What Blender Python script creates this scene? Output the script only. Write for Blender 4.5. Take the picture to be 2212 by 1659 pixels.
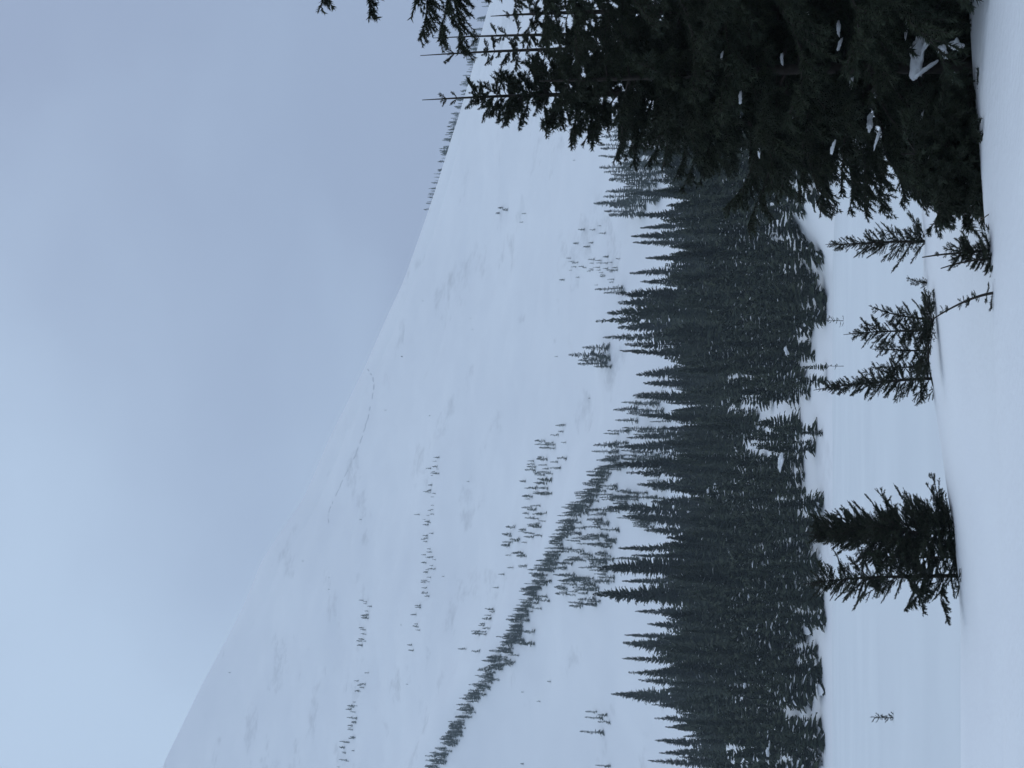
import bpy, math, random
import numpy as np
from mathutils import Matrix, Vector, Euler

for o in list(bpy.data.objects):
    bpy.data.objects.remove(o, do_unlink=True)
SC = bpy.context.scene
COL = SC.collection
random.seed(7)
RNG = np.random.default_rng(7)

# ------------------------------------------------------------------ camera
# The photograph was taken with the phone on its side: world up is picture left.
F_PX = 1546.0                     # focal length in pixels of a 1024 wide frame
HORIZON = 800.0                   # picture column where the horizon lies
PITCH = math.atan((HORIZON - 512.0) / F_PX)
CP, SP = math.cos(PITCH), math.sin(PITCH)
EYE = Vector((0.0, 0.0, 3.0))
FWD = Vector((0, CP, SP)); UPV = Vector((0, -SP, CP)); RGT = Vector((1, 0, 0))
cam_data = bpy.data.cameras.new('camera')
cam = bpy.data.objects.new('camera', cam_data)
COL.objects.link(cam)
cam_data.sensor_width = 36.0
cam_data.lens = 36.0 * F_PX / 1024.0
cam_data.clip_start = 0.05
cam_data.clip_end = 6000.0
cam.matrix_world = Matrix((( -UPV.x, RGT.x, -FWD.x, EYE.x),
                           ( -UPV.y, RGT.y, -FWD.y, EYE.y),
                           ( -UPV.z, RGT.z, -FWD.z, EYE.z),
                           (0, 0, 0, 1)))
SC.camera = cam

# ------------------------------------------------------------------ sky, sun, exposure
SUN_EL, SUN_ROT = math.radians(70), math.radians(20)
world = bpy.data.worlds.new('World'); SC.world = world
world.use_nodes = True
nt = world.node_tree; nt.nodes.clear()
N = nt.nodes.new; L = nt.links.new
out = N('ShaderNodeOutputWorld'); bg = N('ShaderNodeBackground')
bg.inputs['Strength'].default_value = 0.1
sky = N('ShaderNodeTexSky'); sky.sky_type = 'NISHITA'; sky.sun_disc = False
sky.sun_elevation = SUN_EL; sky.sun_rotation = SUN_ROT
tc = N('ShaderNodeTexCoord')
mp = N('ShaderNodeMapping'); mp.inputs['Scale'].default_value = (1.0, 1.0, 1.9)
mp.inputs['Location'].default_value = (0.35, 0.2, 0.6)
L(tc.outputs['Generated'], mp.inputs['Vector'])
nz = N('ShaderNodeTexNoise'); nz.inputs['Scale'].default_value = 2.9
nz.inputs['Detail'].default_value = 4.0; nz.inputs['Roughness'].default_value = 0.4
nz.inputs['Distortion'].default_value = 0.2
L(mp.outputs['Vector'], nz.inputs['Vector'])
ramp = N('ShaderNodeValToRGB')
ramp.color_ramp.elements[0].position = 0.25; ramp.color_ramp.elements[0].color = (0.335, 0.402, 0.562, 1)
ramp.color_ramp.elements[1].position = 0.75; ramp.color_ramp.elements[1].color = (0.525, 0.655, 0.835, 1)
ramp.color_ramp.interpolation = 'B_SPLINE'
sep = N('ShaderNodeSeparateXYZ'); L(tc.outputs['Generated'], sep.inputs['Vector'])
# the overcast is thicker toward one side and brightens gently overhead
def math_node(op, a, b):
    m_ = N('ShaderNodeMath'); m_.operation = op
    for i_, v_ in enumerate((a, b)):
        if isinstance(v_, (int, float)): m_.inputs[i_].default_value = v_
        else: L(v_, m_.inputs[i_])
    return m_.outputs['Value']
side_ = math_node('MULTIPLY', math_node('MINIMUM', math_node('MAXIMUM', sep.outputs['X'], -0.32), 0.32), -1.35)
fac_ = math_node('ADD', math_node('MULTIPLY', math_node('SUBTRACT', nz.outputs['Fac'], 0.5), 1.7), math_node('ADD', side_, 0.46))
L(fac_, ramp.inputs['Fac'])
zen_ = math_node('ADD', math_node('MULTIPLY', math_node('POWER', math_node('MAXIMUM', sep.outputs['Z'], 0.0), 2.0), 1.9), 9.6)
sc10 = N('ShaderNodeVectorMath'); sc10.operation = 'SCALE'; sc10.inputs['Scale'].default_value = 10.0
L(ramp.outputs['Color'], sc10.inputs[0]); L(zen_, sc10.inputs['Scale'])
mix = N('ShaderNodeMix'); mix.data_type = 'RGBA'; mix.inputs['Factor'].default_value = 0.94   # overcast
L(sky.outputs['Color'], mix.inputs['A']); L(sc10.outputs['Vector'], mix.inputs['B'])
L(mix.outputs['Result'], bg.inputs['Color']); L(bg.outputs['Background'], out.inputs['Surface'])

sun_d = bpy.data.lights.new('sun', 'SUN'); sun_d.energy = 0.5; sun_d.angle = math.radians(60)
sun_d.color = (0.90, 0.985, 1.0)
sun = bpy.data.objects.new('sun', sun_d); COL.objects.link(sun)
_sd = Vector((math.sin(SUN_ROT) * math.cos(SUN_EL), math.cos(SUN_ROT) * math.cos(SUN_EL), math.sin(SUN_EL)))
sun.rotation_euler = _sd.to_track_quat('Z', 'Y').to_euler()

SC.view_settings.view_transform = 'Standard'
SC.view_settings.look = 'None'
SC.view_settings.exposure = 0.0
SC.view_settings.gamma = 1.0
SC.view_settings.use_curve_mapping = False
SC.render.engine = 'CYCLES'
SC.cycles.use_denoising = True
SC.cycles.max_bounces = 6
SC.cycles.diffuse_bounces = 4
SC.cycles.volume_bounces = 1

# ------------------------------------------------------------------ helpers
K = 1024.0 / 2212.0               # measurements were read on a 2212 wide copy of the photograph

def ray(X, Y):
    """Direction through a measured point, scaled so that its y component is 1."""
    a = (512.0 - X * K) / F_PX; b = (384.0 - Y * K) / F_PX
    d = FWD + UPV * a + RGT * b
    return d / d.y

def at_depth(X, Y, y):
    return EYE + ray(X, Y) * y

def pix(x, y, z):
    """World point -> measured coordinates (arrays allowed)."""
    dx, dy, dz = x - EYE.x, y - EYE.y, z - EYE.z
    f = dy * CP + dz * SP; u = -dy * SP + dz * CP
    return (512.0 - F_PX * u / f) / K, (384.0 - F_PX * dx / f) / K

def _hash(ix, iy, s):
    h = (ix.astype(np.int64) * 374761393 + iy.astype(np.int64) * 668265263 + s * 2147483647) & 0xffffffff
    h = ((h ^ (h >> 13)) * 1274126177) & 0xffffffff
    return ((h ^ (h >> 16)) & 0xffff) / 65535.0

def vnoise(x, y, s=0):
    ix, iy = np.floor(x), np.floor(y)
    fx, fy = x - ix, y - iy
    fx = fx * fx * (3 - 2 * fx); fy = fy * fy * (3 - 2 * fy)
    a = _hash(ix, iy, s); b = _hash(ix + 1, iy, s); c = _hash(ix, iy + 1, s); d = _hash(ix + 1, iy + 1, s)
    return (a + (b - a) * fx) * (1 - fy) + (c + (d - c) * fx) * fy - 0.5

def fbm(x, y, s=0, octv=4):
    t = 0.0; amp = 1.0; f = 1.0
    for k in range(octv):
        t = t + amp * vnoise(x * f + 17.3 * k, y * f - 9.1 * k, s + k); amp *= 0.5; f *= 2.03
    return t

def sstep(a, b, x):
    t = np.clip((x - a) / (b - a), 0, 1); return t * t * (3 - 2 * t)

def mesh_of(name, verts, faces, mat, smooth=False):
    me = bpy.data.meshes.new(name)
    V = np.asarray(verts, dtype=np.float32).reshape(-1, 3)
    F = np.asarray(faces, dtype=np.int32)
    k = F.shape[1]
    me.vertices.add(len(V)); me.vertices.foreach_set('co', V.ravel())
    me.loops.add(F.size); me.loops.foreach_set('vertex_index', F.ravel())
    me.polygons.add(len(F))
    me.polygons.foreach_set('loop_start', np.arange(0, F.size, k, dtype=np.int32))
    me.polygons.foreach_set('loop_total', np.full(len(F), k, dtype=np.int32))
    if smooth:
        me.polygons.foreach_set('use_smooth', np.ones(len(F), dtype=bool))
    me.update(calc_edges=True); me.validate()
    if mat: me.materials.append(mat)
    return me

def link(name, data, parent=None, loc=None, rot=None, scale=None):
    o = bpy.data.objects.new(name, data); COL.objects.link(o)
    if parent: o.parent = parent
    if loc is not None: o.location = loc
    if rot is not None: o.rotation_euler = rot
    if scale is not None: o.scale = scale if hasattr(scale, '__len__') else (scale,) * 3
    return o

def thing(name, label, cat, loc, group=None, rot=None):
    o = link(name, None, None, loc, rot)
    o.empty_display_size = 0.2
    o['label'] = label; o['category'] = cat
    if group: o['group'] = group
    return o

def grid_mesh(name, X, Y, Z, mat):
    r, c = X.shape
    V = np.stack([X, Y, Z], -1).reshape(-1, 3)
    idx = np.arange(r * c).reshape(r, c)
    F = np.stack([idx[:-1, :-1], idx[:-1, 1:], idx[1:, 1:], idx[1:, :-1]], -1).reshape(-1, 4)
    return mesh_of(name, V, F, mat, True)

# ------------------------------------------------------------------ materials
def new_mat(name):
    m = bpy.data.materials.new(name); m.use_nodes = True
    return m, m.node_tree, m.node_tree.nodes['Principled BSDF']

def snow_mat(name, scale_big, scale_small, bump, col_a, col_b, stain=None):
    m, t, p = new_mat(name)
    n = t.nodes.new; l = t.links.new
    co = n('ShaderNodeTexCoord')
    a = n('ShaderNodeTexNoise'); a.inputs['Scale'].default_value = scale_big; a.inputs['Detail'].default_value = 6
    b = n('ShaderNodeTexNoise'); b.inputs['Scale'].default_value = scale_small; b.inputs['Detail'].default_value = 8
    l(co.outputs['Object'], a.inputs['Vector']); l(co.outputs['Object'], b.inputs['Vector'])
    r = n('ShaderNodeValToRGB')
    r.color_ramp.elements[0].position = 0.3; r.color_ramp.elements[0].color = (*col_a, 1)
    r.color_ramp.elements[1].position = 0.7; r.color_ramp.elements[1].color = (*col_b, 1)
    l(a.outputs['Fac'], r.inputs['Fac'])
    base = r.outputs['Color']
    if stain:
        s = n('ShaderNodeTexNoise'); s.inputs['Scale'].default_value = stain[0]; s.inputs['Detail'].default_value = 7
        s.inputs['Roughness'].default_value = 0.72
        mp_ = n('ShaderNodeMapping'); mp_.inputs['Scale'].default_value = (0.9, 0.7, 1.3)
        mp_.inputs['Rotation'].default_value = (0, 0.5, 0.3)
        l(co.outputs['Object'], mp_.inputs['Vector']); l(mp_.outputs['Vector'], s.inputs['Vector'])
        sr = n('ShaderNodeValToRGB')
        sr.color_ramp.elements[0].position = stain[1]; sr.color_ramp.elements[0].color = (0, 0, 0, 1)
        sr.color_ramp.elements[1].position = stain[2]; sr.color_ramp.elements[1].color = (1, 1, 1, 1)
        l(s.outputs['Fac'], sr.inputs['Fac'])
        mx = n('ShaderNodeMix'); mx.data_type = 'RGBA'
        mul = n('ShaderNodeMath'); mul.operation = 'MULTIPLY'; mul.inputs[1].default_value = stain[3]
        l(sr.outputs['Color'], mul.inputs[0]); l(mul.outputs['Value'], mx.inputs['Factor'])
        l(base, mx.inputs['A']); mx.inputs['B'].default_value = (0.42, 0.42, 0.43, 1)
        base = mx.outputs['Result']
    l(base, p.inputs['Base Color'])
    p.inputs['Roughness'].default_value = 0.75
    p.inputs['Specular IOR Level'].default_value = 0.25
    bp = n('ShaderNodeBump'); bp.inputs['Strength'].default_value = bump; bp.inputs['Distance'].default_value = 0.05
    l(b.outputs['Fac'], bp.inputs['Height']); l(bp.outputs['Normal'], p.inputs['Normal'])
    return m

M_FIELD = snow_mat('field_snow', 0.12, 6.0, 0.25, (0.715, 0.745, 0.765), (0.77, 0.80, 0.815))
M_BANK = snow_mat('bank_snow', 0.5, 9.0, 0.35, (0.82, 0.83, 0.85), (0.87, 0.88, 0.89))
M_MOUNT = snow_mat('mountain_snow', 0.02, 0.6, 0.3, (0.80, 0.81, 0.83), (0.86, 0.87, 0.88), (0.03, 0.57, 0.69, 0.45))
M_CLUMP = snow_mat('clump_snow', 3.0, 30.0, 0.3, (0.78, 0.79, 0.81), (0.86, 0.87, 0.88))
M_OLD_SHADE = snow_mat('old_snow_shade', 0.3, 2.0, 0.3, (0.58, 0.58, 0.60), (0.70, 0.70, 0.72))  # older snow, its grey also painted in for the wall's shade

def plain_mat(name, c1, c2, scale, rough=0.8, rnd=0.0):
    m, t, p = new_mat(name)
    n = t.nodes.new; l = t.links.new
    co = n('ShaderNodeTexCoord')
    a = n('ShaderNodeTexNoise'); a.inputs['Scale'].default_value = scale; a.inputs['Detail'].default_value = 4
    l(co.outputs['Object'], a.inputs['Vector'])
    r = n('ShaderNodeValToRGB')
    r.color_ramp.elements[0].position = 0.35; r.color_ramp.elements[0].color = (*c1, 1)
    r.color_ramp.elements[1].position = 0.65; r.color_ramp.elements[1].color = (*c2, 1)
    l(a.outputs['Fac'], r.inputs['Fac'])
    res = r.outputs['Color']
    if rnd:
        oi = n('ShaderNodeObjectInfo'); hs = n('ShaderNodeHueSaturation')
        mr = n('ShaderNodeMapRange'); mr.inputs['To Min'].default_value = 1 - rnd; mr.inputs['To Max'].default_value = 1 + rnd
        l(oi.outputs['Random'], mr.inputs['Value']); l(mr.outputs['Result'], hs.inputs['Value'])
        l(res, hs.inputs['Color']); res = hs.outputs['Color']
    l(res, p.inputs['Base Color']); p.inputs['Roughness'].default_value = rough
    p.inputs['Specular IOR Level'].default_value = 0.2
    return m

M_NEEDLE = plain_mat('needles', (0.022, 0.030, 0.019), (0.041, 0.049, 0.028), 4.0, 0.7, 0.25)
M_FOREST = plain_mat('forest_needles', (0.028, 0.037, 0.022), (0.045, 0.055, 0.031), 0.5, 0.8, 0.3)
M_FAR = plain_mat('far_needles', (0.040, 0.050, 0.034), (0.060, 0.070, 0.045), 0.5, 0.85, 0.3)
M_BARK = plain_mat('bark', (0.030, 0.025, 0.021), (0.060, 0.050, 0.043), 12.0, 0.9)
M_DRY = plain_mat('dry_twig', (0.11, 0.085, 0.06), (0.17, 0.13, 0.095), 20.0, 0.9)

# ------------------------------------------------------------------ terrain functions
# ridge of the mountain, measured along the skyline, with a distance for each point
RIDGE = [(350, 1659, 900), (430, 1490, 890), (525, 1310, 875), (565, 1210, 866), (655, 1080, 852), (720, 930, 838),
         (790, 790, 822), (880, 590, 800), (930, 440, 782), (990, 250, 760), (1022, 150, 748), (1062, 0, 735)]
_rp = [at_depth(*p) for p in RIDGE]
RX = np.array([-760, -560, -400] + [p.x for p in _rp] + [260, 360, 520, 760])
RY = np.array([960, 950, 925] + [p.y for p in _rp] + [715, 690, 660, 620])
RZ = np.array([430, 455, 425] + [p.z for p in _rp] + [_rp[-1].z - 12, 128, 95, 60])

def smooth_interp(x, xs, ys, w=7.0):
    t = 0.0
    for k in (-1.5, -0.75, 0, 0.75, 1.5):
        t = t + np.interp(x + k * w, xs, ys)
    return t / 5.0

FRONT_Y = np.array([120, 150, 157, 175, 200, 230, 262, 300, 350, 430])
FRONT_Z = np.array([-4, 0.0, 1.1, 4.6, 8.4, 11.3, 13.5, 16.5, 20.5, 31.0])

# the wooded rib that runs down the face
RIB = [(880, 1740), (942, 1640), (1012, 1520), (1066, 1440), (1106, 1375), (1150, 1275), (1192, 1190), (1236, 1115),
       (1290, 1045), (1325, 985), (1362, 930), (1405, 870)]

def base_z(x, y):
    x = np.asarray(x, float); y = np.asarray(y, float)
    ry = smooth_interp(x, RX, RY); rz = smooth_interp(x, RX, RZ, 4.0)
    front = np.interp(y + 24.0 * sstep(9, 21, x) * (1 - sstep(150, 250, y)), FRONT_Y, FRONT_Z)
    t = np.clip((y - 430.0) / (ry - 430.0), 0, 1)
    up = 31.0 + (rz - 31.0) * (0.86 * t + 0.14 * t * t)
    back = rz - (y - ry) * 0.55
    z = np.where(y < 430, front, np.where(y < ry, up, back))
    return z

def march(X, Y, zf, y0=150.0, y1=1000.0, n=1600):
    d = ray(X, Y)
    ys = np.linspace(y0, y1, n)
    zr = EYE.z + d.z * ys
    zt = zf(d.x * ys, ys)
    hit = np.nonzero(zt >= zr)[0]
    if len(hit) == 0: return None
    yy = ys[hit[0]]
    return Vector((d.x * yy, yy, float(zf(d.x * yy, yy))))

_rib = [march(X + 12, Y, base_z) for X, Y in RIB]
RIBP = np.array([(p.x, p.y) for p in _rib if p])

def rib_dist(x, y):
    best = np.full(np.shape(x), 1e9); side = np.zeros(np.shape(x)); along = np.zeros(np.shape(x))
    n = len(RIBP) - 1
    for i in range(n):
        a, b = RIBP[i], RIBP[i + 1]; ab = b - a
        t = np.clip(((x - a[0]) * ab[0] + (y - a[1]) * ab[1]) / (ab @ ab), 0, 1)
        dx = x - (a[0] + t * ab[0]); dy = y - (a[1] + t * ab[1])
        d = np.hypot(dx, dy); m = d < best
        best = np.where(m, d, best); side = np.where(m, np.sign(ab[0] * dy - ab[1] * dx), side)
        along = np.where(m, (i + t) / n, along)
    return best, side, along

def mount_z(x, y):
    x = np.asarray(x, float); y = np.asarray(y, float)
    z = base_z(x, y)
    d, s, al = rib_dist(x, y)
    w = np.where(s > 0, 16.0, 34.0)
    z = z + 9.0 * np.exp(-(d / w) ** 2) * (1 - 0.6 * al)
    ry = smooth_interp(x, RX, RY)
    up = sstep(400, 480, y) * (1 - 0.75 * sstep(-45, -5, y - ry))
    z = z + up * (4.2 * fbm(x / 60, y / 60, 3) + 0.7 * fbm(x / 13, y / 13, 9, 3))
    z = z + sstep(158, 172, y) * (1 - sstep(400, 450, y)) * (2.4 * fbm(x / 22, y / 22, 21, 3))
    z = z + sstep(140, 156, y) * (1 - sstep(165, 190, y)) * (1.3 * vnoise(x / 16, y * 0 + 3.3, 31))
    # wind lip along the crest: the last metres roll over flatter
    tl = np.clip(1 + (y - ry) / 26.0, 0, 1)
    z = z + 1.7 * 4 * tl * (1 - tl) * sstep(-170, -110, x)
    return z

# near and middle snow banks; crest lines measured in the photograph
NEAR = [(2088, -220), (2097, 0), (2117, 278), (2137, 516), (2146, 635), (2163, 796), (2172, 950), (2176, 1300), (2178, 1900)]
MID = [(1975, -200), (1982, 0), (1988, 250), (1993, 439), (2000, 605), (2012, 766), (2022, 885), (2029, 932), (2050, 1066), (2074, 1215),
       (2079, 1305), (2080, 1426), (2080, 1900)]
def on_plane(X, Y, z):
    d = ray(X, Y); k = (z - EYE.z) / d.z
    return EYE + d * k
_np = sorted([(p.x, p.y) for p in (on_plane(X, Y, 1.45) for X, Y in NEAR)])
NX = np.array([-40.] + [p[0] for p in _np] + [40.]); NY = np.array([_np[0][1]] + [p[1] for p in _np] + [_np[-1][1]])
MID_Y = 26.0
_mp = sorted([(p.x, p.z) for p in (at_depth(X, Y, MID_Y) for X, Y in MID)])
MX = np.array([-60.] + [p[0] for p in _mp] + [60.]); MZ = np.array([_mp[0][1]] + [p[1] for p in _mp] + [_mp[-1][1] + .1])

def near_z(x, y):
    x = np.asarray(x, float); y = np.asarray(y, float)
    c = smooth_interp(x, NX, NY, 0.5)
    q = y - c
    z = 1.45 + 0.035 * np.clip(q, -40, 0) * 0.3 + 0.16 * fbm(x / 3.0, y / 2.2, 41, 3) * sstep(0.0, -4.0, q)
    z = z - np.where(q > 0, 0.16 * q * q / (1 + 0.22 * q), 0)
    return z + 0.035 * vnoise(x / 1.3, y / 1.3, 44)

def mid_z(x, y):
    x = np.asarray(x, float); y = np.asarray(y, float)
    h = smooth_interp(x, MX, MZ, 0.6)
    q = y - MID_Y
    back = np.where(q > 0, 0.10 * q * q / (1 + 0.10 * q), 0)
    frontdrop = np.where(q < 0, 0.012 * q * q / (1 + 0.05 * np.abs(q)), 0)
    return h - back - frontdrop + 0.05 * fbm(x / 2.6, y / 2.6, 51, 3) * sstep(0, 2.5, np.abs(q)) + 0.03 * vnoise(x / 1.7, y / 3., 53)

WELLS = [(at_depth(X, Y, 26.0).x, 26.1) for X, Y in [(1992, 522), (2010, 690), (2012, 712), (2012, 757), (2016, 818), (2064, 1150), (2071, 1243), (2070, 1205)]]
_mid0 = mid_z
def mid_z(x, y):
    z = _mid0(x, y)
    for i, (a, b) in enumerate(WELLS):
        d2 = (x - a) ** 2 + (y - b) ** 2
        e2 = (x - a - .45 * (-1) ** i) ** 2 + (y - b + .5) ** 2
        z = z - 0.07 * np.exp(-d2 / .09) + 0.018 * np.exp(-d2 / .6) + 0.02 * np.exp(-e2 / .2)
    return z

def field_z(x, y):
    x = np.asarray(x, float); y = np.asarray(y, float)
    return 0.07 * fbm(x / 9, y / 16, 61, 3)

def ground_at(x, y):
    zs = [float(field_z(x, y)), float(mid_z(x, y)) if 15 < y < 60 else -9, float(near_z(x, y)) if y < 28 else -9]
    return max(zs)

# ------------------------------------------------------------------ the setting
def spaced(a, b, n, p):
    return a + (b - a) * np.linspace(0, 1, n) ** p

gx = np.concatenate([np.linspace(-1150, -70, 50)[:-1], np.linspace(-70, 70, 220), np.linspace(70, 1150, 50)[1:]])
gy = np.concatenate([np.linspace(-1150, 0, 40)[:-1], spaced(0, 176, 260, 1.7)])
GX, GY = np.meshgrid(gx, gy)
o = link('snow_field', grid_mesh('snow_field', GX, GY, field_z(GX, GY), M_FIELD)); o['kind'] = 'structure'
o['label'] = 'flat white snow field reaching to the forest edge'

gx = np.linspace(-34, 34, 260); gy = np.linspace(15, 52, 170)
GX, GY = np.meshgrid(gx, gy)
o = link('snow_bank', grid_mesh('snow_bank', GX, GY, mid_z(GX, GY), M_BANK)); o['kind'] = 'structure'
o['label'] = 'low snow bank carrying the row of small firs'

gx = np.linspace(-26, 26, 300); gy = np.concatenate([np.linspace(-30, 3, 60)[:-1], np.linspace(3, 26, 220)])
GX, GY = np.meshgrid(gx, gy)
o = link('snow_bank', grid_mesh('near_snow_bank', GX, GY, near_z(GX, GY), M_BANK)); o['kind'] = 'structure'
o['label'] = 'smooth snow bank closest to the viewer'

cx = np.concatenate([np.linspace(-900, -300, 60)[:-1], np.linspace(-300, 290, 330), np.linspace(290, 900, 60)[1:]])
rows_a = np.linspace(118, 430, 150)[:-1]
tt = np.concatenate([np.linspace(0, 0.92, 210)[:-1], np.linspace(0.92, 1.0, 60)])
ryc = smooth_interp(cx, RX, RY)
YY = [np.full(len(cx), y) for y in rows_a] + [430 + (ryc - 430) * t for t in tt] + [ryc + q for q in (1.5, 3.5, 7, 13, 22, 45, 90, 200, 400)]
YY = np.array(YY); XX = np.tile(cx, (len(YY), 1))
MOUNT = link('mountain', grid_mesh('mountain', XX, YY, mount_z(XX, YY), M_MOUNT)); MOUNT['kind'] = 'structure'
MOUNT['label'] = 'snow covered mountainside rising above the forest'

# fracture line below the crest: broken wall of older snow, greyed to imitate shade
FR = [(795, 797), (806, 815), (809, 835), (804, 862), (797, 895), (788, 925), (778, 958), (764, 992), (748, 1022), (734, 1052),
      (722, 1078), (712, 1100), (708, 1115), (711, 1135)]
fv, ff = [], []
pts = []
for i in range(len(FR) - 1):
    for k in range(4):
        t = k / 4.0
        pts.append((FR[i][0] * (1 - t) + FR[i + 1][0] * t + random.uniform(-.8, .8), FR[i][1] * (1 - t) + FR[i + 1][1] * t))
for i, (X, Y) in enumerate(pts):
    p = march(X, Y, mount_z, 600, 1000, 4000)
    hgt = 0.55 * (1 - 0.75 * i / len(pts)) + random.choice((-.2, 0, 0, .1, .3))
    fv += [(p.x, p.y - 0.6, p.z - 0.6), (p.x, p.y - 0.35, p.z + hgt * 0.5), (p.x, p.y + 1.6, p.z + hgt * 0.9)]
    if i and (i % 9) not in (4, 7) and random.random() < .85:
        a = 3 * i
        ff += [(a - 3, a, a + 1, a - 2), (a - 2, a + 1, a + 2, a - 1)]
fr = link('fracture_line', mesh_of('fracture_line', fv, ff, M_OLD_SHADE, True), MOUNT)

# ------------------------------------------------------------------ conifer geometry
class Soup:
    def __init__(self): self.v = []; self.f = []; self.n = 0
    def add(self, v, f):
        v = np.asarray(v, float).reshape(-1, 3); f = np.asarray(f, int).reshape(-1, 3)
        self.v.append(v); self.f.append(f + self.n); self.n += len(v)
    def build(self, name, mat): return mesh_of(name, np.concatenate(self.v), np.concatenate(self.f), mat)

def unit(a): return a / (np.linalg.norm(a, axis=-1, keepdims=True) + 1e-9)

def tube(path, radii, sides=5):
    path = np.asarray(path, float); n = len(path)
    tg = unit(np.gradient(path, axis=0))
    ref = np.where(np.abs(tg[:, 2:3]) > 0.9, np.array([[1., 0, 0]]), np.array([[0, 0, 1.]]))
    a = unit(np.cross(tg, ref)); b = np.cross(tg, a)
    V = []
    for k in range(sides):
        w = 2 * math.pi * k / sides
        V.append(path + (a * math.cos(w) + b * math.sin(w)) * np.asarray(radii)[:, None])
    V = np.stack(V, 1).reshape(-1, 3)
    F = []
    for i in range(n - 1):
        for k in range(sides):
            p, q = i * sides + k, i * sides + (k + 1) % sides
            F += [(p, q, q + sides), (p, q + sides, p + sides)]
    return V, F

def needle_tris(path, per_m, ln, wd, rng, flat=0.55):
    path = np.asarray(path, float)
    seg = np.linalg.norm(np.diff(path, axis=0), axis=1); cum = np.concatenate([[0], np.cumsum(seg)])
    n = max(3, int(cum[-1] * per_m))
    s = rng.uniform(0, cum[-1], n)
    P = np.stack([np.interp(s, cum, path[:, k]) for k in range(3)], -1)
    i = np.clip(np.searchsorted(cum, s) - 1, 0, len(seg) - 1)
    T = unit(np.diff(path, axis=0))[i]
    R = rng.normal(size=(n, 3)); R[:, 2] *= flat; R[:, 2] += 0.12
    R = unit(R - T * np.sum(R * T, 1, keepdims=True))
    tipf = s / cum[-1]
    D = unit(T * (0.55 + 0.5 * tipf[:, None]) + R * 0.9)
    S = unit(np.cross(D, rng.normal(size=(n, 3))))
    l = ln * rng.uniform(0.7, 1.2, n)[:, None]
    V = np.stack([P - S * wd / 2, P + S * wd / 2, P + D * l], 1)
    F = np.arange(3 * n).reshape(-1, 3)
    return V.reshape(-1, 3), F

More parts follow.
